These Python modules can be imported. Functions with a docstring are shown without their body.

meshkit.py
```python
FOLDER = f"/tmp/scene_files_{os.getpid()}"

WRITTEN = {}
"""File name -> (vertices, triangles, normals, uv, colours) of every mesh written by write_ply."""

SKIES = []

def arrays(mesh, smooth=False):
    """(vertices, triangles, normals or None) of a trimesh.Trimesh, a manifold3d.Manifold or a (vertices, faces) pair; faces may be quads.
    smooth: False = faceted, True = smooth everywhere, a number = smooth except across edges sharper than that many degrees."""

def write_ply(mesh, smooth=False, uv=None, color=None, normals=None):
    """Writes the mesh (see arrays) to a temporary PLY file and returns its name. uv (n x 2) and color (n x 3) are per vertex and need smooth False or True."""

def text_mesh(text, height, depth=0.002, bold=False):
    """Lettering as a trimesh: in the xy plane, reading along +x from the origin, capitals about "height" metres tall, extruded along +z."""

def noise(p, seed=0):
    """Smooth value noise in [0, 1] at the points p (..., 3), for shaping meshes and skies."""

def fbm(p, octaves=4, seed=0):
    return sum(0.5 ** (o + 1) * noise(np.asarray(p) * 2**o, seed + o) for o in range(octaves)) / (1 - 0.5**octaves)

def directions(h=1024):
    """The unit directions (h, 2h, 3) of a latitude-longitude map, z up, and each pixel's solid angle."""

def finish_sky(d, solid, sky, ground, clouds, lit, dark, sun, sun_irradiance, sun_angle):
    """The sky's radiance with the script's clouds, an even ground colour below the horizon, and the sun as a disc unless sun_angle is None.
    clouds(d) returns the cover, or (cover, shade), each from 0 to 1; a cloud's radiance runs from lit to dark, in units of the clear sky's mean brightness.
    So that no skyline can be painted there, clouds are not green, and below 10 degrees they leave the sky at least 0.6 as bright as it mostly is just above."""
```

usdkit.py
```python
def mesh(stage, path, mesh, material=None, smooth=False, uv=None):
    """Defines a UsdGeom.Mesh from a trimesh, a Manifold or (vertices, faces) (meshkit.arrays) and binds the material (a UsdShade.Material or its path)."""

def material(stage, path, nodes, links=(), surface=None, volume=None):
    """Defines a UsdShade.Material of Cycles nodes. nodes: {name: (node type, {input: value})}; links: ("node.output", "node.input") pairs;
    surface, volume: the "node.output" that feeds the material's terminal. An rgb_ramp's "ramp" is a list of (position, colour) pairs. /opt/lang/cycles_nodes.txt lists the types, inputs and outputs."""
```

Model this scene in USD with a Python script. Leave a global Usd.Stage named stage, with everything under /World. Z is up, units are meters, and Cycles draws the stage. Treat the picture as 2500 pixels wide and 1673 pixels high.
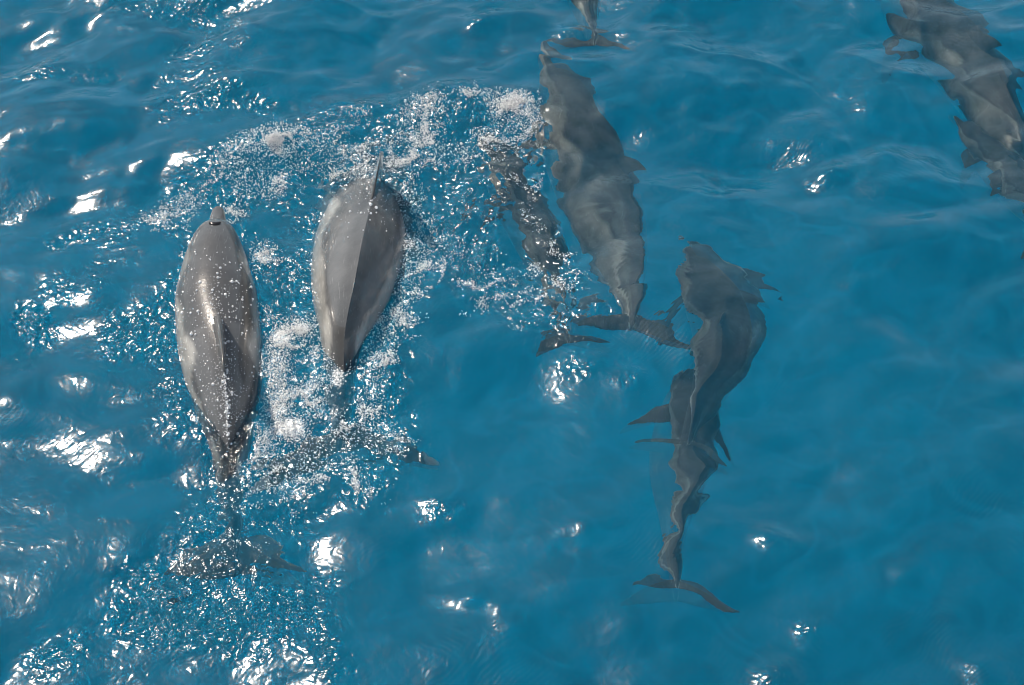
import math
import numpy as np
import trimesh
import manifold3d
import usdkit
import meshkit
from pxr import Usd, UsdGeom, UsdLux, UsdShade, Gf, Sdf, Vt

stage = Usd.Stage.CreateInMemory()
UsdGeom.SetStageUpAxis(stage, "Z")
UsdGeom.SetStageMetersPerUnit(stage, 1.0)
UsdGeom.Xform.Define(stage, "/World")
UsdGeom.Scope.Define(stage, "/World/Looks")
rng = np.random.default_rng(11)

# ------------------------------------------------------------------ camera, sky, sun, exposure
PITCH, DIST, HALF = math.radians(52), 7.2, math.tan(math.radians(20))
W, H = 2500.0, 1673.0
CAM = np.array([0, -DIST * math.cos(PITCH), DIST * math.sin(PITCH)])
FWD = np.array([0, math.cos(PITCH), -math.sin(PITCH)])
UPV = np.array([0, math.sin(PITCH), math.cos(PITCH)])
RGT = np.array([1.0, 0, 0])
cam = UsdGeom.Camera.Define(stage, "/World/camera")
cam.CreateHorizontalApertureAttr(36.0)
cam.CreateVerticalApertureAttr(36.0 * 685 / 1024)
cam.CreateFocalLengthAttr(18.0 / HALF)
cam.CreateFStopAttr(0.0)
cam.CreateExposureAttr(0.88)
cam.AddTranslateOp().Set(Gf.Vec3d(*CAM))
cam.AddRotateXOp().Set(90 - math.degrees(PITCH))

SUN_EL, SUN_AZ = math.radians(54), math.radians(-52)       # azimuth from +y towards +x
SUN = np.array([math.sin(SUN_AZ) * math.cos(SUN_EL), math.cos(SUN_AZ) * math.cos(SUN_EL), math.sin(SUN_EL)])
sky_mat = usdkit.material(stage, "/World/Looks/sky", {
    "sky": ("sky_texture", {"sky_type": "single_scattering", "sun_disc": False, "sun_elevation": SUN_EL,
                            "sun_rotation": math.atan2(SUN[0], SUN[1]), "altitude": 0.0, "air_density": 1.0,
                            "aerosol_density": 3.0, "ozone_density": 1.0}),
    "tc": ("texture_coordinate", {}),
    "mp": ("mapping", {"scale": (1.0, 1.0, 2.2)}),
    "n": ("noise_texture", {"scale": 2.3, "detail": 6.0, "roughness": 0.58}),
    "r": ("rgb_ramp", {"ramp": [(0.52, (0, 0, 0)), (0.68, (0.9, 0.9, 0.9))]}),
    "mx": ("mix_color", {"b": (8.6, 9.6, 10.6), "use_clamp": False}),
    "sz": ("separate_xyz", {}),
    "hz": ("rgb_ramp", {"ramp": [(0.0, (.85, .85, .85)), (0.12, (.75, .75, .75)), (0.40, (.45, .45, .45)), (0.60, (.24, .24, .24)), (0.74, (.06, .06, .06)), (0.88, (0, 0, 0))]}),
    "mh": ("mix_color", {"b": (7.6, 9.0, 10.4), "use_clamp": False}),
    "bg": ("background_shader", {"strength": 0.052}),
}, [("tc.generated", "mp.vector"), ("mp.vector", "n.vector"), ("n.fac", "r.fac"), ("r.color", "mx.fac"),
    ("sky.color", "mx.a"), ("tc.generated", "sz.vector"), ("sz.z", "hz.fac"), ("hz.color", "mh.fac"), ("mx.result", "mh.a"), ("mh.result", "bg.color")], surface="bg.background")
dome = UsdLux.DomeLight.Define(stage, "/World/sky")
dome.CreateIntensityAttr(1.0)
UsdShade.MaterialBindingAPI.Apply(dome.GetPrim()).Bind(sky_mat)
sun = UsdLux.DistantLight.Define(stage, "/World/sun")
sun.CreateIntensityAttr(1.2)
sun.CreateNormalizeAttr(True)
sun.CreateAngleAttr(0.5)
sun.CreateColorAttr(Gf.Vec3f(1.0, 0.89, 0.77))
sun.AddRotateXYZOp().Set(Gf.Vec3f(90 - math.degrees(SUN_EL), 0, 180 - math.degrees(SUN_AZ)))

# ------------------------------------------------------------------ helpers
NR = 1.10                                    # bending of the view at the water surface


def ray(px, py):
    px, py = np.asarray(px, float), np.asarray(py, float)
    x = (px - W / 2) / (W / 2) * HALF
    y = -(py - H / 2) / (W / 2) * HALF
    d = FWD + x[..., None] * RGT + y[..., None] * UPV
    return d / np.linalg.norm(d, axis=-1, keepdims=True)


def at(px, py, z=0.0):
    """The point of the place at height z that the photograph shows at a pixel; below the surface the ray bends."""
    d = ray(px, py)
    z = np.asarray(z, float)
    up = np.maximum(z, 0)
    p = CAM + d * ((up - CAM[2]) / d[..., 2])[..., None]
    h = d[..., :2] / NR
    dz = np.sqrt(1 - (h ** 2).sum(-1))
    down = np.maximum(-z, 0)
    p = p + np.concatenate([h / dz[..., None], -np.ones(h.shape[:-1] + (1,))], -1) * down[..., None]
    return p


def pix(p):
    """Pixel of a point seen straight (no bending)."""
    q = np.asarray(p, float) - CAM
    f = q @ FWD
    return (q @ RGT) / f / HALF * W / 2 + W / 2, -(q @ UPV) / f / HALF * W / 2 + H / 2


def tag(prim, **kw):
    p = prim.GetPrim() if hasattr(prim, "GetPrim") else prim
    for k, v in kw.items():
        p.SetCustomDataByKey(k, v)
    return p


def primvar(mesh, name, values, color=False):
    api = UsdGeom.PrimvarsAPI(mesh)
    if color:
        api.CreatePrimvar(name, Sdf.ValueTypeNames.Color3fArray, "vertex").Set(Vt.Vec3fArray.FromNumpy(np.asarray(values, np.float32)))
    else:
        api.CreatePrimvar(name, Sdf.ValueTypeNames.FloatArray, "vertex").Set(Vt.FloatArray.FromNumpy(np.asarray(values, np.float32)))


def sstep(a, b, x):
    t = np.clip((x - a) / (b - a), 0, 1)
    return t * t * (3 - 2 * t)


# ------------------------------------------------------------------ materials
def water_material():
    nodes = {
        "geo": ("geometry", {}),
        "turb": ("attribute", {"attribute": "turb"}),
        "cap": ("attribute", {"attribute": "capillary"}),
        "foam": ("attribute", {"attribute": "foam"}),
        # millimetre ripples
        "n1": ("noise_texture", {"scale": 21.0, "detail": 1.6, "roughness": 0.5, "distortion": 0.4}),
        "n1c": ("math", {"math_type": "subtract", "value2": 0.5}),
        "n1a": ("math", {"math_type": "multiply"}),
        # fine parallel ripples that bend along the waves
        "m1": ("mapping", {"rotation": (0, 0, 0.55)}), "m2": ("mapping", {"rotation": (0, 0, -0.75)}),
        "w1": ("wave_texture", {"wave_type": "bands", "bands_direction": "y", "profile": "sine", "scale": 10.0,
                                "distortion": 15.0, "detail": 2.0, "detail_scale": 0.45, "detail_roughness": 0.5}),
        "w2": ("wave_texture", {"wave_type": "bands", "bands_direction": "y", "profile": "sine", "scale": 13.0,
                                "distortion": 17.0, "detail": 2.0, "detail_scale": 0.4, "detail_roughness": 0.5, "phase": 4.0}),
        "wn": ("noise_texture", {"scale": 1.9, "detail": 1.0}), "wr": ("map_range", {"from_min": 0.46, "from_max": 0.54, "clamp": True}), "ww": ("mix_float", {}),
        "w1c": ("math", {"math_type": "subtract", "value2": 0.5}),
        "w1a": ("math", {"math_type": "multiply"}),
        "h1": ("math", {"math_type": "multiply", "value2": 0.045}),
        "h2": ("math", {"math_type": "multiply", "value2": 0.00065}),
        "hs": ("math", {"math_type": "add"}),
        "hr": ("math", {"math_type": "multiply", "value2": 0.15}), "bpr": ("bump", {"strength": 1.0, "distance": 1.0, "filter_width": 0.1}),
        "bp": ("bump", {"strength": 1.0, "distance": 1.0, "filter_width": 0.1}),
        "fr": ("fresnel", {"IOR": 1.34}),
        "refr": ("refraction_bsdf", {"color": (0.98, 1.0, 1.0), "roughness": 0.0, "IOR": NR, "distribution": "ggx"}),
        # the bending by the waves, steeper than the mean bending
        "sx": ("separate_xyz", {}), "sg": ("math", {"math_type": "sign"}), "s2": ("math", {"math_type": "multiply", "value2": -3.4}),
        "cz": ("combine_xyz", {"x": 0.0, "y": 0.0}), "v3": ("vector_math", {"math_type": "scale", "scale": 4.4}), "va": ("vector_math", {"math_type": "add"}), "vn": ("vector_math", {"math_type": "normalize"}),
        "tr": ("transparent_bsdf", {}),
        # bright net of wave-gathered sunlight, painted into the transparent colour by noise
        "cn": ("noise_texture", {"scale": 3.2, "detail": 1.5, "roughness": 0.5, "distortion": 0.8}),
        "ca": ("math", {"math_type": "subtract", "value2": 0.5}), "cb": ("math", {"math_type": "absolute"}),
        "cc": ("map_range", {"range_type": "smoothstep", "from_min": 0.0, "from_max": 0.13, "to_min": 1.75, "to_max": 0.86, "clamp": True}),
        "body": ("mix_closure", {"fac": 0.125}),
        "gl": ("glossy_bsdf", {"color": (1, 1, 1), "roughness": 0.15, "distribution": "ggx"}),
        "milk": ("diffuse_bsdf", {"color": (0.001, 0.074, 0.133)}), "bm": ("mix_closure", {}), "mk": ("attribute", {"attribute": "murk"}),
        "wat": ("mix_closure", {}),
        # foam
        "fn": ("noise_texture", {"scale": 75.0, "detail": 7.0, "roughness": 0.7, "distortion": 0.6}),
        "fs": ("math", {"math_type": "add"}),
        "fm": ("map_range", {"range_type": "smoothstep", "from_min": 1.0, "from_max": 1.36, "to_min": 0.0, "to_max": 0.9, "clamp": True}),
        "fd": ("diffuse_bsdf", {"color": (0.80, 0.82, 0.83)}),
        "out": ("mix_closure", {}),
    }
    links = [("geo.position", "n1.vector"), ("n1.fac", "n1c.value1"), ("n1c.value", "n1a.value1"), ("turb.fac", "n1a.value2"),
             ("geo.position", "m1.vector"), ("m1.vector", "w1.vector"), ("geo.position", "m2.vector"), ("m2.vector", "w2.vector"), ("geo.position", "wn.vector"), ("wn.fac", "wr.value"), ("wr.result", "ww.fac"), ("w1.fac", "ww.a"), ("w2.fac", "ww.b"), ("ww.result", "w1c.value1"), ("w1c.value", "w1a.value1"), ("cap.fac", "w1a.value2"),
             ("n1a.value", "h1.value1"), ("w1a.value", "h2.value1"), ("h1.value", "hs.value1"), ("h2.value", "hs.value2"),
             ("hs.value", "bp.height"), ("bp.normal", "fr.normal"), ("hs.value", "hr.value1"), ("hr.value", "bpr.height"), ("bpr.normal", "sx.vector"), ("sx.z", "sg.value1"), ("sg.value", "s2.value1"), ("s2.value", "cz.z"), ("bpr.normal", "v3.vector1"), ("v3.vector", "va.vector1"), ("cz.vector", "va.vector2"), ("va.vector", "vn.vector1"), ("vn.vector", "refr.normal"), ("bp.normal", "gl.normal"),
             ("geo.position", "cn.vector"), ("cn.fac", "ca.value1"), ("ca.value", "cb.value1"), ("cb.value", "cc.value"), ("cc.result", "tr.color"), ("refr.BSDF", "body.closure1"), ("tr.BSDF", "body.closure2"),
             ("fr.fac", "wat.fac"), ("mk.fac", "bm.fac"), ("body.closure", "bm.closure1"), ("milk.BSDF", "bm.closure2"), ("bm.closure", "wat.closure1"), ("gl.BSDF", "wat.closure2"),
             ("geo.position", "fn.vector"), ("fn.fac", "fs.value1"), ("foam.fac", "fs.value2"), ("fs.value", "fm.value"),
             ("bp.normal", "fd.normal"),
             ("fm.result", "out.fac"), ("wat.closure", "out.closure1"), ("fd.BSDF", "out.closure2")]
    links = [l for l in links if l[1] != "fr.normal"]
    return usdkit.material(stage, "/World/Looks/sea_water", nodes, links, surface="out.closure")


M = {"water": water_material()}
M["deep"] = usdkit.material(stage, "/World/Looks/deep_water", {
    "geo": ("geometry", {}),
    "n": ("noise_texture", {"scale": 0.35, "detail": 2.0}),
    "r": ("rgb_ramp", {"ramp": [(0.3, (0.0005, 0.066, 0.128)), (0.7, (0.001, 0.100, 0.184))]}),
    "d": ("diffuse_bsdf", {}),
}, [("geo.position", "n.vector"), ("n.fac", "r.fac"), ("r.color", "d.color")], surface="d.BSDF")


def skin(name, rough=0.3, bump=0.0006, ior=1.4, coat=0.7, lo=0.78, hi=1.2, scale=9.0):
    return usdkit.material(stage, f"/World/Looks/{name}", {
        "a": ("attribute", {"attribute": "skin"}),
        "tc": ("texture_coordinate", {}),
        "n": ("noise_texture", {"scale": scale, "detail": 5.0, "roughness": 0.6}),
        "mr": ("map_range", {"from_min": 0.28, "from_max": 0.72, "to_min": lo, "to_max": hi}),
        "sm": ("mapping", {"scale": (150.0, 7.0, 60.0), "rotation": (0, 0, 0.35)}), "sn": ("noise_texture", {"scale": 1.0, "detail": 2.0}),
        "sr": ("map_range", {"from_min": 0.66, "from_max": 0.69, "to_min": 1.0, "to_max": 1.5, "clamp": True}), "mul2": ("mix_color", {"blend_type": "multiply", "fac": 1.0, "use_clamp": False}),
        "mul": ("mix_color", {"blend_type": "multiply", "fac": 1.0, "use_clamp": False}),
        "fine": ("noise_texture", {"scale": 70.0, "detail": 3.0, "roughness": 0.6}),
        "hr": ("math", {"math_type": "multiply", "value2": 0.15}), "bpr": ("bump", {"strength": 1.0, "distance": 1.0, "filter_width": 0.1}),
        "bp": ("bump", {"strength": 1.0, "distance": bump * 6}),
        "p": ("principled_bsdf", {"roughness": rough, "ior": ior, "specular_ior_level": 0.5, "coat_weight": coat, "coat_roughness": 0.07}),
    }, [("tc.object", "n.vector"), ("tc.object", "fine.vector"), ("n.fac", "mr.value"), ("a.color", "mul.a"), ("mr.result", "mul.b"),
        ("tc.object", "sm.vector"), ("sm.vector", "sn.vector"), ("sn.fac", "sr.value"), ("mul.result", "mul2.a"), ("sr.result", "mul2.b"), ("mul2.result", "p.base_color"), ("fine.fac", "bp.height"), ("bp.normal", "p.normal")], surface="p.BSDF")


M["skin"] = skin("dolphin_skin", 0.24, 0.0002)
M["skin_below"] = skin("underwater_skin_light_dapples", 0.5, 0.0002, 1.06, 0.0, 0.35, 1.5, 6.5)   # skin and water bend light alike: no gloss; sunlight dapples painted in by noise
M["dark"] = usdkit.material(stage, "/World/Looks/dark_wet", {"p": ("principled_bsdf", {"base_color": (0.008, 0.008, 0.009), "roughness": 0.2})}, surface="p.BSDF")
M["foam"] = usdkit.material(stage, "/World/Looks/foam", {
    "d": ("diffuse_bsdf", {"color": (0.82, 0.83, 0.84)}), "t": ("translucent_bsdf", {"color": (0.8, 0.82, 0.84)}), "m": ("mix_closure", {"fac": 0.4}),
    "g": ("glossy_bsdf", {"color": (1, 1, 1), "roughness": 0.15}), "f": ("fresnel", {"IOR": 1.33}), "o": ("mix_closure", {})},
    [("d.BSDF", "m.closure1"), ("t.BSDF", "m.closure2"), ("f.fac", "o.fac"), ("m.closure", "o.closure1"), ("g.BSDF", "o.closure2")], surface="o.closure")
M["drop"] = usdkit.material(stage, "/World/Looks/water_drop", {
    "g": ("glossy_bsdf", {"color": (1, 1, 1), "roughness": 0.12}), "t": ("transparent_bsdf", {"color": (0.95, 0.97, 0.98)}),
    "d": ("diffuse_bsdf", {"color": (0.8, 0.82, 0.84)}), "m": ("mix_closure", {"fac": 0.35}), "o": ("mix_closure", {"fac": 0.25})},
    [("t.BSDF", "m.closure1"), ("d.BSDF", "m.closure2"), ("m.closure", "o.closure1"), ("g.BSDF", "o.closure2")], surface="o.closure")

# ------------------------------------------------------------------ how each dolphin lies
class Spine:
    def __init__(self, keys, roll=0.0):
        """keys: (pixel x, pixel y, height z, s)."""
        from scipy.interpolate import PchipInterpolator, CubicSpline
        k = np.array(keys, float)
        pts = at(k[:, 0], k[:, 1], k[:, 2])
        self.f = CubicSpline(k[:, 3], pts, bc_type="natural")
        t = np.linspace(0, 1, 400)
        c = self.f(t)
        self.L = np.linalg.norm(np.diff(c, axis=0), axis=1).sum()
        self.roll = (lambda s: np.interp(s, [0, 1], [roll, roll])) if np.isscalar(roll) else (lambda s: np.interp(s, [r[0] for r in roll], [r[1] for r in roll]))

    def frame(self, s):
        s = np.asarray(s, float)
        sc = np.clip(s, 0, 1)
        C, T = self.f(sc), self.f(sc, 1)
        T = T / np.linalg.norm(T, axis=-1, keepdims=True)
        C = C + T * ((s - sc) * self.L)[..., None]
        back = T                                         # points towards the tail
        B = np.cross(np.array([0, 0, 1.0]), -back)       # animal's left
        B = B / np.linalg.norm(B, axis=-1, keepdims=True)
        N = np.cross(-back, B)
        r = np.radians(self.roll(sc))[..., None]
        B, N = B * np.cos(r) + N * np.sin(r), N * np.cos(r) - B * np.sin(r)
        return C, B, N

    def place(self, q, girth=1.0):
        """q: (s, left, up) in body lengths."""
        q = np.asarray(q, float)
        C, B, N = self.frame(q[..., 0])
        return C + self.L * girth * (q[..., 1:2] * B + q[..., 2:3] * N)


ST = np.array([  # s, half width, half height, rise of the centre, keel
    (0.000, .006, .006, -.004, 0), (0.006, .011, .010, -.004, 0), (0.03, .016, .013, -.004, 0), (0.060, .020, .018, -.002, 0), (0.080, .030, .030, .002, 0),
    (0.105, .042, .044, .006, 0), (0.15, .056, .058, .004, 0), (0.22, .071, .073, .0, 0), (0.32, .083, .087, 0, 0), (0.42, .084, .090, 0, .2),
    (0.52, .078, .084, 0, .6), (0.62, .064, .073, 0, .9), (0.72, .042, .061, 0, 1), (0.82, .025, .041, 0, 1), (0.90, .015, .024, 0, .8),
    (0.95, .011, .014, 0, .4), (0.985, .009, .008, 0, .2), (1.0, .004, .004, 0, 0)])
KEYS1 = [(533, 505, .015, 0), (528, 590, .035, .12), (530, 760, .0, .34), (548, 930, -.05, .55), (560, 1090, -.17, .74), (562, 1260, -.38, .90), (563, 1390, -.60, 1.0)]
KEYS2 = [(935, 330, -.95, 0), (920, 400, -.80, .10), (900, 520, -.44, .36), (884, 600, -.17, .50), (865, 680, -.02, .60), (846, 775, .02, .70), (833, 860, -.05, .80), (832, 1000, -.26, .91), (838, 1110, -.46, 1.0)]

# ------------------------------------------------------------------ the sea
def axis(a, b, d, far, grow=1.16):
    core = np.arange(a, b + d / 2, d)
    out, step, x = [], d, 0.0
    while x < far:
        step *= grow
        x += step
        out.append(x)
    out = np.array(out)
    return np.concatenate([a - out[::-1], core, core[-1] + out])


GX = axis(-3.9, 3.9, 0.0115, 1500)
GY = axis(-2.6, 4.3, 0.0115, 1500)
X, Y = np.meshgrid(GX, GY, indexing="xy")
P2 = np.stack([X, Y, np.zeros_like(X)], -1)


def splat(px, py, rx, ry=None, rot=0.0, soft=1.0):
    """A soft patch of the sea surface round the point seen at a pixel; radii in metres."""
    c = at(px, py)
    ry = rx if ry is None else ry
    dx, dy = X - c[0], Y - c[1]
    r = math.radians(rot)
    u, v = (dx * math.cos(r) + dy * math.sin(r)) / rx, (-dx * math.sin(r) + dy * math.cos(r)) / ry
    return np.exp(-((u * u + v * v) ** soft))


def along(points, width):
    """A soft band along a line of pixels (pixel x, pixel y, strength)."""
    from scipy.spatial import cKDTree
    pts = np.array(points, float)
    w = at(pts[:, 0], pts[:, 1])[:, :2]
    t = np.linspace(0, len(pts) - 1, 40 * len(pts))
    q = np.stack([np.interp(t, np.arange(len(pts)), w[:, k]) for k in range(2)], 1)
    s = np.interp(t, np.arange(len(pts)), pts[:, 2])
    near = (X > -4.2) & (X < 4.2) & (Y > -3) & (Y < 4.8)
    d, i = cKDTree(q).query(np.stack([X[near], Y[near]], 1))
    out = np.zeros_like(X)
    out[near] = s[i] * np.exp(-(d / width) ** 2)
    return out


def n2(scale, seed, oct=3, sx=1.0, sy=1.0, rot=0.0):
    r = math.radians(rot)
    u, v = X * math.cos(r) + Y * math.sin(r), -X * math.sin(r) + Y * math.cos(r)
    return meshkit.fbm(np.stack([u * scale * sx, v * scale * sy, np.full_like(X, seed * 3.7)], -1), oct, seed) - 0.5


CORE = np.exp(-(np.maximum(0, np.abs(X) - 4.0) / 3) ** 2 - (np.maximum(0, np.abs(Y - 0.8) - 3.9) / 3) ** 2)
wx, wy = 0.35 * n2(0.8, 5, 2), 0.35 * n2(0.8, 9, 2)      # bends the crests
hgt = np.zeros_like(X)
wr = np.random.default_rng(4)
for k in range(46):
    lam = 0.22 * (9.0 ** wr.random())
    ang = math.radians(90 + 14 + wr.normal() * 38)
    amp = 0.0062 * lam ** 0.95 * wr.uniform(0.6, 1.3)
    kx, ky = 2 * math.pi / lam * math.cos(ang), 2 * math.pi / lam * math.sin(ang)
    ph = kx * (X + wx) + ky * (Y + wy) + wr.random() * 6.283
    s = np.sin(ph)
    hgt += amp * (s + 0.22 * np.cos(2 * ph))
calm = 0.55 + 0.45 * sstep(-0.8, 2.2, Y)                 # longer, smoother water close to the ship
hgt *= 1.2 * calm
hgt += 0.020 * n2(1.6, 21, 3, 0.6, 1.0, 14)
hgt -= (0.030 + 0.060 * sstep(-0.5, 2.0, Y)) * np.abs(n2(2.6, 25, 2, 0.4, 1.0, -12)) + 0.02 * np.abs(n2(4.4, 27, 2, 0.4, 1.0, 18))
hgt -= 0.034 * np.abs(n2(1.5, 49, 2, 0.45, 1.0, -24)) * sstep(-.5, 1.5, X)
# wavelets at many sizes
far = 0.48 + 0.52 * sstep(-0.4, 2.0, Y)
hgt += 0.027 * n2(3.4, 43, 2, 0.6, 1.0, -20) + 0.010 * far * n2(8.0, 45, 2, 0.6, 1.0, 15)
hgt -= 0.016 * np.abs(n2(7.5, 47, 2, 0.35, 1.0, 8)) * far * 1.3 * sstep(-.1, .15, n2(.9, 48, 2))
# choppier small waves, patchy
patch = sstep(-0.05, 0.18, n2(1.1, 33, 2))
hgt += 0.014 * (n2(5.0, 41, 3, 0.55, 1.0, 12)) * (0.2 + 0.8 * patch) * far

turb = np.zeros_like(X)
crest = along([(300, 560, .5), (430, 500, .9), (560, 400, 1), (700, 335, 1), (850, 300, 1), (1000, 272, 1), (1150, 268, 1.1), (1280, 275, 1.3), (1312, 330, 1.2)], 0.13)
inside = along([(520, 470, .8), (640, 400, 1), (800, 360, 1), (960, 330, 1), (1120, 320, .8), (1260, 330, 1)], 0.17)
inside += along([(640, 470, .8), (760, 430, 1), (960, 420, .8), (1060, 380, .5)], 0.14)
right = along([(1180, 400, .8), (1150, 480, .9), (1100, 560, 1), (1130, 640, 1.1), (1220, 680, 1.1), (1300, 720, 1.1)], 0.21)
right2 = along([(1300, 360, 1), (1310, 440, .9), (1270, 520, .6), (1340, 560, .9), (1385, 640, 1), (1400, 700, .7)], 0.07)
around1 = along([(440, 640, .5), (410, 760, .6), (400, 900, .6), (440, 1040, .7)], 0.07) + along([(560, 500, .6), (640, 620, 1), (690, 760, 1.1), (700, 900, 1.2), (690, 1040, 1.2), (640, 1140, 1)], 0.13)
around2 = along([(770, 520, 1), (750, 640, 1), (760, 760, 1), (790, 880, 1), (780, 960, 1)], 0.09) + along([(990, 480, 1), (1000, 600, 1), (970, 720, 1), (930, 840, 1), (930, 960, 1), (960, 1080, .9), (900, 1160, 1)], 0.12)
wake = along([(700, 1000, 1), (820, 960, 1), (880, 1020, 1), (800, 1100, 1), (700, 1150, 1), (600, 1220, .9), (520, 1260, .7), (580, 1320, .7), (680, 1280, .7)], 0.15)
left = along([(150, 590, .6), (250, 560, .6), (350, 530, .7), (420, 560, .6)], 0.09)
front2 = 1.2 * splat(900, 390, .34, .2, 0, 1.5)
for a in (front2, 1.15 * crest, 1.2 * inside, 1.5 * right, right2, around1, around2, wake, left):
    turb = np.maximum(turb, a)
# patches of fine glittering ripples
for x, y, a, b, r, s in [(80, 790, .10, .13, 20, .8), (150, 710, .10, .10, 0, .7), (240, 670, .10, .12, 0, .7), (285, 820, .09, .13, 0, .8), (355, 810, .08, .18, 10, .8), (50, 890, .08, .08, 0, .6),
                         (400, 1480, .20, .14, 20, 1.3), (560, 1400, .24, .11, -12, 1.1), (660, 1480, .22, .14, -20, 1.3), (480, 1520, .2, .1, 0, 1.0), (760, 1420, .12, .08, 0, .7), (345, 1400, .10, .08, 30, .9), (560, 1540, .06, .13, 20, .7), (640, 1590, .05, .05, 0, .4),
                         (800, 1590, .08, .2, 25, .9), (150, 1600, .14, .09, 20, .6), (1430, 880, .11, .10, 0, .6), (1540, 910, .08, .11, 0, .55), (1090, 1250, .10, .08, 0, .5), (1420, 740, .18, .10, -20, .35), (1350, 770, .1, .1, 0, .4), (1340, 60, .0001, .0001, 0, 0),
                         (440, 10, .35, .10, 0, .8), (160, 185, .35, .07, 0, .7), (490, 110, .22, .10, 20, .7), (20, 165, .2, .08, 0, .7), (480, 220, .3, .22, 0, .55), (600, 260, .3, .12, 0, .5), (1175, 60, .12, .05, 0, .4),
                         (1900, 1330, .12, .06, -30, .35), (1990, 1540, .08, .06, 0, .3), (1900, 1650, .12, .06, 0, .35), (2020, 420, .05, .15, 0, .25), (1400, 80, .15, .06, 0, .4)]:
    turb = np.maximum(turb, s * splat(x, y, a, b, r, 1.5))
gaps = 0.55 + 0.9 * sstep(-0.12, 0.12, n2(5.5, 61, 3))
chop = turb * gaps
hgt += chop * 0.062 * n2(6.5, 71, 3) + chop * 0.028 * (0.25 - np.abs(n2(9.0, 75, 2)))
# small steep waves that catch the sun away from the animals
for x, y, r_, a_ in [(1440, 880, .10, .030), (1540, 920, .08, .026), (1090, 1260, .09, .026), (1060, 1220, .07, .02), (1900, 1340, .08, .030), (1870, 1310, .06, .020), (1990, 1550, .08, .032), (1900, 1650, .10, .036),
                     (2020, 430, .09, .034), (2170, 390, .08, .030), (2060, 350, .06, .022), (1750, 565, .05, .017), (1180, 60, .10, .03), (1410, 85, .12, .034), (1800, 225, .06, .022), (2085, 695, .05, .02), (1220, 1480, .05, .016),
                     (1250, 1530, .07, .022), (1430, 1300, .10, .022), (1740, 1270, .10, .024), (2230, 1400, .10, .022), (2420, 1640, .1, .034), (1160, 1460, .05, .018)]:
    hgt += a_ * splat(x, y, r_ * 1.25, r_, 25) * (1 + 1.5 * n2(9.0, 111, 2))
hgt += 0.016 * n2(5.0, 121, 2) * np.maximum(splat(1620, 900, .75, 1.3, 0, 2), splat(2380, 250, .6, .9, 0, 2))
# the raised front of the bow wave and the hollow behind it
hgt += 0.045 * along([(430, 500, .25), (560, 395, .9), (700, 325, 1), (850, 290, 1), (1000, 262, 1), (1150, 255, 1), (1290, 262, 1)], 0.16)
hgt -= 0.02 * inside
film_s = np.linspace(.50, .86, 60)
fc, _, _ = Spine(KEYS1, 0).frame(film_s)
fw, fh = np.interp(film_s, ST[:, 0], ST[:, 1]) * 2.75, np.interp(film_s, ST[:, 0], ST[:, 2]) * 2.75
from scipy.spatial import cKDTree
nb = (np.abs(X - fc[:, 0].mean()) < .7) & (Y > fc[:, 1].min() - .4) & (Y < fc[:, 1].max() + .4)
fd, fi = cKDTree(fc[:, :2]).query(np.stack([X[nb], Y[nb]], 1))
over = fc[fi, 2] + fh[fi] * np.sqrt(np.clip(1 - (fd / fw[fi]) ** 2, 0, 1)) + 0.024 + .03 * n2(7.0, 91, 3)[nb]
grow_in = sstep(.66, .78, film_s[fi] + .10 * n2(5.0, 93, 3)[nb]) * (1 - sstep(1.0, 1.5, fd / fw[fi]))
hgt[nb] = np.maximum(hgt[nb], hgt[nb] + (over - hgt[nb]) * grow_in)
veil = np.zeros_like(X)
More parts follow.
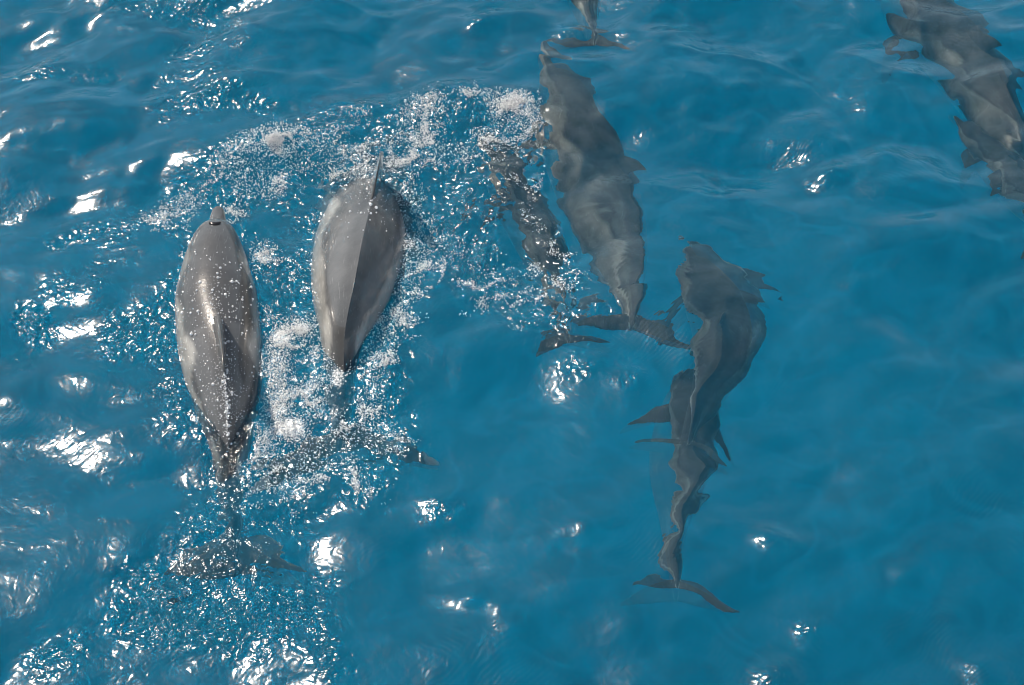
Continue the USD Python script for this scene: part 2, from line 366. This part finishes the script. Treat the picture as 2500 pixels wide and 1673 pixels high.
veil[nb] = grow_in
turb = np.maximum(turb, .8 * veil)
chop = np.maximum(chop, .8 * veil)
hgt *= CORE
fine = np.clip(0.055 + 0.08 * patch * far + 1.0 * chop, 0, 1.6) * CORE
cap = np.clip(sstep(-0.03, 0.17, n2(1.7, 81, 2)) * 1.1, 0, 1) * (1.0 - 0.3 * sstep(1.0, 3.0, Y)) * (0.35 + 0.9 * sstep(-2.2, 0.6, X)) * CORE
foam = np.zeros_like(X)
for x, y, a, b, r, s in [(900, 400, .30, .16, 0, .50), (825, 930, .06, .16, 8, .62), (800, 1010, .14, .14, 0, .56), (560, 1130, .12, .1, 0, .5), (565, 1230, .06, .14, 0, .45), (690, 830, .09, .10, 0, .72), (735, 810, .09, .06, 0, .70), (680, 900, .09, .13, 0, .70), (680, 980, .11, .15, -10, .72), (700, 1050, .14, .12, -20, .70), (745, 955, .14, .07, 25, .66),
                         (650, 1080, .06, .08, 0, .7), (640, 630, .10, .05, -45, .62), (690, 700, .05, .06, 0, .5), (770, 870, .05, .12, 0, .62), (760, 660, .03, .2, 0, .5), (760, 520, .05, .15, 10, .5),
                         (1280, 280, .14, .07, 0, .66), (1200, 270, .2, .035, 0, .6), (1000, 275, .3, .03, 8, .5), (760, 330, .3, .03, 18, .5), (560, 410, .15, .05, 25, .45), (600, 370, .12, .03, 20, .55), (950, 450, .18, .06, 0, .45)]:
    foam = np.maximum(foam, s * splat(x, y, a, b, r, 1.4))
foam = (foam + 0.9 * foam * n2(8.0, 95, 3)) * CORE
foam = np.maximum(foam, 0.40 * np.clip(chop, 0, 1.1)) * CORE
foam = np.maximum(foam, .40 * veil * (0.6 + 2.0 * np.abs(n2(6.0, 97, 2))))


def sea_height(x, y):
    from scipy.interpolate import RegularGridInterpolator
    return RegularGridInterpolator((GY, GX), hgt, bounds_error=False, fill_value=0.0)(np.stack([np.asarray(y), np.asarray(x)], -1))


ny, nx = X.shape
idx = np.arange(nx * ny).reshape(ny, nx)
quads = np.stack([idx[:-1, :-1], idx[:-1, 1:], idx[1:, 1:], idx[1:, :-1]], -1).reshape(-1, 4)
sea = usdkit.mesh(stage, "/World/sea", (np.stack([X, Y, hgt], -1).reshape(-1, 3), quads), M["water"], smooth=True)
primvar(sea, "turb", fine.ravel())
primvar(sea, "capillary", cap.ravel())
primvar(sea, "foam", foam.ravel())
primvar(sea, "murk", ((0.19 + 0.21 * np.clip(wake + around2, 0, 1)) * (1 - 0.95 * veil)).ravel())
tag(sea, kind="structure")
dw = usdkit.mesh(stage, "/World/deep_water", (np.array([[-1500, -1500, -7], [1500, -1500, -7], [1500, 1500, -7], [-1500, 1500, -7.0]]), [[0, 1, 2, 3]]), M["deep"])
tag(dw, kind="structure")

# ------------------------------------------------------------------ dolphins
def loft(rings):
    """Closed mesh from rings (n, m, 3), ends capped."""
    n, m, _ = rings.shape
    v = np.concatenate([rings.reshape(-1, 3), rings[:1].mean(1), rings[-1:].mean(1)])
    i = np.arange(n * m).reshape(n, m)
    j = np.roll(i, -1, 1)
    f = [np.stack([i[:-1], j[:-1], j[1:]], -1).reshape(-1, 3), np.stack([i[:-1], j[1:], i[1:]], -1).reshape(-1, 3)]
    f.append(np.stack([np.full(m, n * m), j[0], i[0]], -1))
    f.append(np.stack([np.full(m, n * m + 1), i[-1], j[-1]], -1))
    return v, np.vstack(f)


def body_rings(n=110, m=72):
    from scipy.interpolate import PchipInterpolator
    s = np.unique(np.concatenate([np.linspace(0, .12, 34), np.linspace(.12, 1, n - 33)]))
    g = PchipInterpolator(ST[:, 0], ST[:, 1:])(s)
    th = np.linspace(0, 2 * np.pi, m, endpoint=False)
    c, si = np.cos(th), np.sin(th)
    out = np.zeros((len(s), m, 3))
    for k in range(len(s)):
        w, h, dz, ke = g[k]
        p = np.where(si > 0, 1 + 1.1 * ke, 1 + 0.25 * ke)
        out[k, :, 0] = s[k]
        out[k, :, 1] = w * np.sign(c) * np.abs(c) ** p
        out[k, :, 2] = dz + h * np.sign(si) * np.abs(si) ** (1 + 0.0 * p) * np.where(si > 0, 1 + 0.28 * ke, 1)
    return out


def fin(outline, thick, m=12):
    """Loft of thin sections. outline: rows (lead s, trail s, left, up); the section lies along s, its thickness along normal n."""
    rows = []
    for lead, trail, y, z, nx_, nz_, t in outline:
        a = np.linspace(0, 2 * np.pi, m, endpoint=False)
        u = (1 - np.cos(a)) / 2
        tk = thick * t * np.sin(a) * (0.35 + 0.65 * (1 - u))
        rows.append(np.stack([lead + (trail - lead) * u, y + nx_ * tk, z + nz_ * tk], -1))
    return np.array(rows)


def dense(rows, k=5):
    from scipy.interpolate import PchipInterpolator
    rows = np.array(rows, float)
    t = np.arange(len(rows))
    return PchipInterpolator(t, rows)(np.linspace(0, len(rows) - 1, k * (len(rows) - 1) + 1))


DORSAL = dense([(.40, .545, 0, .055, 1, 0, 1.3), (.425, .53, 0, .088, 1, 0, 1.1), (.452, .525, 0, .110, 1, 0, .8), (.482, .533, 0, .130, 1, 0, .55), (.515, .545, 0, .146, 1, 0, .3), (.541, .550, 0, .152, 1, 0, .1)])


def flipper(side):
    return dense([(.225, .295, side * .050, -.040, 0, 1, 1.2), (.240, .305, side * .085, -.062, 0, 1, 1), (.268, .322, side * .118, -.078, 0, 1, .8), (.302, .340, side * .146, -.090, 0, 1, .5), (.338, .352, side * .164, -.097, 0, 1, .15)])


def fluke(side):
    return dense([(.935, 1.000, side * .000, 0, 0, 1, 1.2), (.945, 1.006, side * .025, .0, 0, 1, 1), (.960, 1.016, side * .06, .001, 0, 1, .75), (.980, 1.022, side * .092, .002, 0, 1, .5), (1.004, 1.030, side * .122, .003, 0, 1, .28), (1.026, 1.036, side * .142, .004, 0, 1, .1)])


def man(v, f):
    mesh = manifold3d.Mesh(np.asarray(v, np.float32), np.asarray(f, np.uint32))
    mf = manifold3d.Manifold(mesh)
    if mf.volume() < 0:
        mf = manifold3d.Manifold(manifold3d.Mesh(np.asarray(v, np.float32), np.asarray(f[:, ::-1].copy(), np.uint32)))
    return mf


RINGS = body_rings()
DOLPHIN_GROUP = "dolphins riding ahead of the ship"


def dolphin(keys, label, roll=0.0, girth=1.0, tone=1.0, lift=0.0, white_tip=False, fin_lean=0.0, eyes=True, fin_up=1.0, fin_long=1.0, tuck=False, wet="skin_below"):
    from scipy.spatial import cKDTree
    sp = Spine(keys, roll)
    rest, parts = [], []

    def add(r):
        q = r.reshape(-1, 3)
        v, f = loft(r)
        allq = np.concatenate([q, r[:1].mean(1), r[-1:].mean(1)])
        rest.append((sp.place(allq, girth), allq))
        return man(sp.place(allq, girth), f)
    body = add(RINGS)
    d = DORSAL.copy()
    d[:, :2] = .41 + (d[:, :2] - .41) * fin_long
    d[:, 3] = .055 + (d[:, 3] - .055) * fin_up
    d[:, 2] += fin_lean * (d[:, 3] - .055)
    union = body + add(fin(d, .011))
    for s in (-1, 1):
        fl = flipper(s)
        if tuck:
            fl[:, 2], fl[:, 3] = s * (.05 + .25 * (np.abs(fl[:, 2]) - .05)), -.05 - 1.0 * (np.abs(fl[:, 2]) - .05)
        union = union + add(fin(fl, .010)) + add(fin(fluke(s), .009))
    mo = union.to_mesh()
    v, f = np.array(mo.vert_properties[:, :3], float), np.array(mo.tri_verts)
    mesh = trimesh.Trimesh(v, f, process=True)
    # round the joints a little
    pos = np.concatenate([r[0] for r in rest])
    que = np.concatenate([r[1] for r in rest])
    kind = np.concatenate([np.full(len(r[0]), k) for k, r in enumerate(rest)])
    _, i = cKDTree(pos).query(mesh.vertices)
    q, kd = que[i], kind[i]
    # skin: dark cape, paler flanks, pale belly
    s, y, z = q[:, 0], q[:, 1], q[:, 2]
    th = np.arctan2(z, np.abs(y) + 1e-9)
    wob = 0.16 * np.sin(s * 21 + 1.0) + 0.10 * np.sin(s * 47)
    cape = sstep(0.60, 0.74, th + wob - 0.25 * sstep(.55, .75, s) + 0.15 * sstep(.3, .1, s))
    col = np.array([.150, .152, .146])[None] * (1 - cape[:, None]) + np.array([.044, .046, .048])[None] * cape[:, None]
    belly = sstep(-0.30, -0.75, th)
    col = col * (1 - belly[:, None]) + np.array([.30, .30, .28])[None] * belly[:, None]
    col[kd > 0] = [.045, .045, .045]
    saddle = sstep(.10, .20, th - .75 + 1.5 * np.abs(s - .66)) * (s > .45) * sstep(1.45, 1.2, th)
    col = col * (1 + .55 * saddle)[:, None]
    spot = np.exp(-((s - .10) / .02) ** 2) * (th > .4) * .3
    col = col * (1 + spot)[:, None]
    if white_tip is not False:
        tip = (kd >= 3) & (s > .96) & (np.abs(y) > (.118 if white_tip else 9))
        col[tip] = [.42, .42, .40]
        under = (kd >= 3) & (s > .93) & ~tip
        col[under] = [.13, .12, .10]
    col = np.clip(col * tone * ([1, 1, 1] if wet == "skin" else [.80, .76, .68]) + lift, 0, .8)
    n = 1
    name = "dolphin"
    global COUNT
    path = "/World/dolphin" + (f"_{COUNT:03d}" if COUNT else "")
    COUNT += 1
    root = UsdGeom.Xform.Define(stage, path)
    org = sp.place(np.array([.45, 0, 0]))
    root.AddTranslateOp().Set(Gf.Vec3d(*map(float, org)))
    tag(root, label=label, category="dolphin", group=DOLPHIN_GROUP)
    mesh.vertices = mesh.vertices - org
    # crease-aware normals keep vertex order out of the way of the colours, so smooth everywhere
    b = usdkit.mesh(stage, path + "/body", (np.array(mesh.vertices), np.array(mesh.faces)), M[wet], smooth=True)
    primvar(b, "skin", col, color=True)
    if eyes:
        for k, s_ in enumerate((-1, 1)):
            c = sp.place(np.array([.118, s_ * .0435, -.004]), girth) - org
            e = trimesh.creation.icosphere(2, .0042 * sp.L)
            e.apply_translation(c)
            usdkit.mesh(stage, path + ("/eye" if k == 0 else "/eye_001"), e, M["dark"], smooth=True)
    return sp, path, org


COUNT = 0
d1, path1, org1 = dolphin(KEYS1,
                          "grey dolphin at left breaking the surface, blowhole open, back awash", roll=6, fin_lean=0.0, girth=1.18, fin_up=1.35, fin_long=1.45, white_tip=None, tuck=True, wet="skin")
d2, path2, org2 = dolphin(KEYS2,
                          "grey dolphin arching forward, dorsal fin and sharp ridged tail stock out of water", roll=13, white_tip=True, girth=1.08, fin_up=1.3, tuck=True, wet="skin")
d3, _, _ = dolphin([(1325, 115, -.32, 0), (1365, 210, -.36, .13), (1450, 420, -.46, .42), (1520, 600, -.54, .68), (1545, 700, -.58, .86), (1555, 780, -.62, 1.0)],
                   "large grey dolphin with painted light dapples just under the surface in the middle, right of the bow wave", roll=26, tone=1.05, girth=1.36)
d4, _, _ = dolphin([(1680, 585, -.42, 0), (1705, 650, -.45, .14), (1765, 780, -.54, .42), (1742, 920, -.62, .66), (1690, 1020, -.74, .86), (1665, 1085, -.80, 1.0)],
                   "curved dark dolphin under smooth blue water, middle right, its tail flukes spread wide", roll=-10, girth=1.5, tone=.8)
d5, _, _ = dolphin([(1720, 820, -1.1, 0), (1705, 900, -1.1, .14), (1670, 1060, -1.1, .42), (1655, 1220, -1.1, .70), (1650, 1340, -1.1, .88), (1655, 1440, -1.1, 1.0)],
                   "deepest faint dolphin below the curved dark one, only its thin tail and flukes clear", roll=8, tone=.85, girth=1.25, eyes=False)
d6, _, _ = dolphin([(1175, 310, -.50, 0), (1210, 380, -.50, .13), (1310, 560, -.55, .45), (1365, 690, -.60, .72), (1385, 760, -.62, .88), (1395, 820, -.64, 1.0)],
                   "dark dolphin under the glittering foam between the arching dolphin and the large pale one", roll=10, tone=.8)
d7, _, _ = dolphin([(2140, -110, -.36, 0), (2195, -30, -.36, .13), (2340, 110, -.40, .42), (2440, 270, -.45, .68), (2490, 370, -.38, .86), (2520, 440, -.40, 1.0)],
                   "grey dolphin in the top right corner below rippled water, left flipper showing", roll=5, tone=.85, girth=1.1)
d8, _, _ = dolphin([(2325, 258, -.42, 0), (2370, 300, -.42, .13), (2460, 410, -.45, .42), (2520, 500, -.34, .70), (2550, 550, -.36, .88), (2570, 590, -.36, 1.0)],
                   "dark dolphin with painted light dapples cut by the right edge below the top right one", roll=-5, tone=.8)
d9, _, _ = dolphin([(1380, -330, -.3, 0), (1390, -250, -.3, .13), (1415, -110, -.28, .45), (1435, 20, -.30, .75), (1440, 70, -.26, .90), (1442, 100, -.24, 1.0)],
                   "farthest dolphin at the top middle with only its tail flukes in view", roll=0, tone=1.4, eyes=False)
# the open blowhole of the first dolphin
bh = trimesh.creation.icosphere(3, 1.0)
bv = bh.vertices * [.0062, .0125, .0045]
bv[:, 0] -= .006 * (bv[:, 1] / .0125) ** 2
q = bv + [.124, 0, np.interp(.124, ST[:, 0], ST[:, 2]) + np.interp(.124, ST[:, 0], ST[:, 3]) - .0005]
usdkit.mesh(stage, path1 + "/blowhole", (d1.place(q, 1.2) - org1, bh.faces), M["dark"], smooth=True)

# ------------------------------------------------------------------ spray and splashes
def drops(name, weight, count, label, rise, size, group=None, mat="drop"):
    w = (weight * CORE * (np.abs(X) < 4) * (Y > -2.7) * (Y < 4.4)).ravel()
    w = np.where(w > .05, w, 0)
    r = np.random.default_rng(len(name) * 7 + count)
    pick = r.choice(w.size, count, p=w / w.sum())
    x = X.ravel()[pick] + r.normal(0, .006, count)
    y = Y.ravel()[pick] + r.normal(0, .006, count)
    z = hgt.ravel()[pick] + r.exponential(rise, count)
    ico = trimesh.creation.icosphere(0 if count > 1500 else 1, 1.0)
    rad = np.clip(size * np.exp(r.normal(0, .42, count)), .0012, .014)
    sc = rad[:, None, None] * (1 + r.uniform(-.25, .35, (count, 1, 3)))
    v = ico.vertices[None] * sc + np.stack([x, y, z], 1)[:, None]
    f = ico.faces[None] + (np.arange(count) * len(ico.vertices))[:, None, None]
    o = usdkit.mesh(stage, "/World/" + name, (v.reshape(-1, 3), f.reshape(-1, 3)), M[mat], smooth=True)
    tag(o, label=label, category=name.split("_")[-1] if "_" in name else name, kind="stuff")


spread = (0.35 + sstep(-.06, .14, n2(6.0, 101, 2))) * sstep(.11, .0, np.abs(n2(11.0, 103, 3, .7, 1.0, 20)))
mid = np.zeros_like(X)
for x, y, a, b, ro, q in [(690, 830, .09, .08, 0, 1), (735, 812, .07, .04, 0, 1), (680, 900, .07, .11, 0, 1), (685, 990, .09, .12, -10, 1), (700, 1050, .12, .09, -20, 1), (745, 955, .12, .05, 25, .9), (650, 1085, .06, .09, 0, .9), (640, 630, .10, .05, -45, .6)]:
    mid = np.maximum(mid, q * splat(x, y, a, b, ro, 1.3))
drops("bow_wave_spray", (np.clip(crest, 0, 1.2) ** 2 + .55 * np.clip(inside, 0, 1) + .7 * around2 + .35 * right + .5 * right2 + .5 * wake + .4 * around1) * (spread ** 2 + .13) * (.15 + .85 * sstep(-.14, .06, n2(3.6, 107, 3))), 30000, "white spray thrown along the curved bow wave ahead of the two leading dolphins", .010, .0018, mat="foam")
drops("splash", mid * (.18 + spread), 5200, "white splash of broken water between the two dolphins at the surface", .022, .0015, mat="foam")


def beads(sp, path, org, girth, s0, s1, count, seed, size=.0021, name="water_drops"):
    """Drops of water standing on a wet back."""
    r = np.random.default_rng(seed)
    ring = RINGS[(RINGS[:, 0, 0] > s0) & (RINGS[:, 0, 0] < s1)]
    w = np.exp(-((ring[:, 0, 0] - (s0 + s1) / 2) / ((s1 - s0) * .35)) ** 2)
    i = r.choice(len(ring), count, p=w / w.sum())
    j = np.clip(r.normal(ring.shape[1] / 4, 7, count), 1, ring.shape[1] / 2 - 2).astype(int)
    q = ring[i, j] + np.stack([r.normal(0, .006, count), r.normal(0, .0012, count), np.full(count, .0008)], 1)
    c = sp.place(q, girth) - org
    ico = trimesh.creation.icosphere(1, 1.0)
    rad = np.clip(size * np.exp(r.normal(0, .6, count)), .001, .009)
    v = ico.vertices[None] * rad[:, None, None] + c[:, None]
    f = ico.faces[None] + (np.arange(count) * len(ico.vertices))[:, None, None]
    o = usdkit.mesh(stage, path + "/" + name, (v.reshape(-1, 3), f.reshape(-1, 3)), M["drop"], smooth=True)
    tag(o, kind="stuff")


beads(d1, path1, org1, 1.18, .20, .60, 520, 3)
beads(d2, path2, org2, 1.08, .42, .60, 150, 5)
beads(d1, path1, org1, 1.18, .50, .76, 1100, 9, .0015, "spray_on_back")
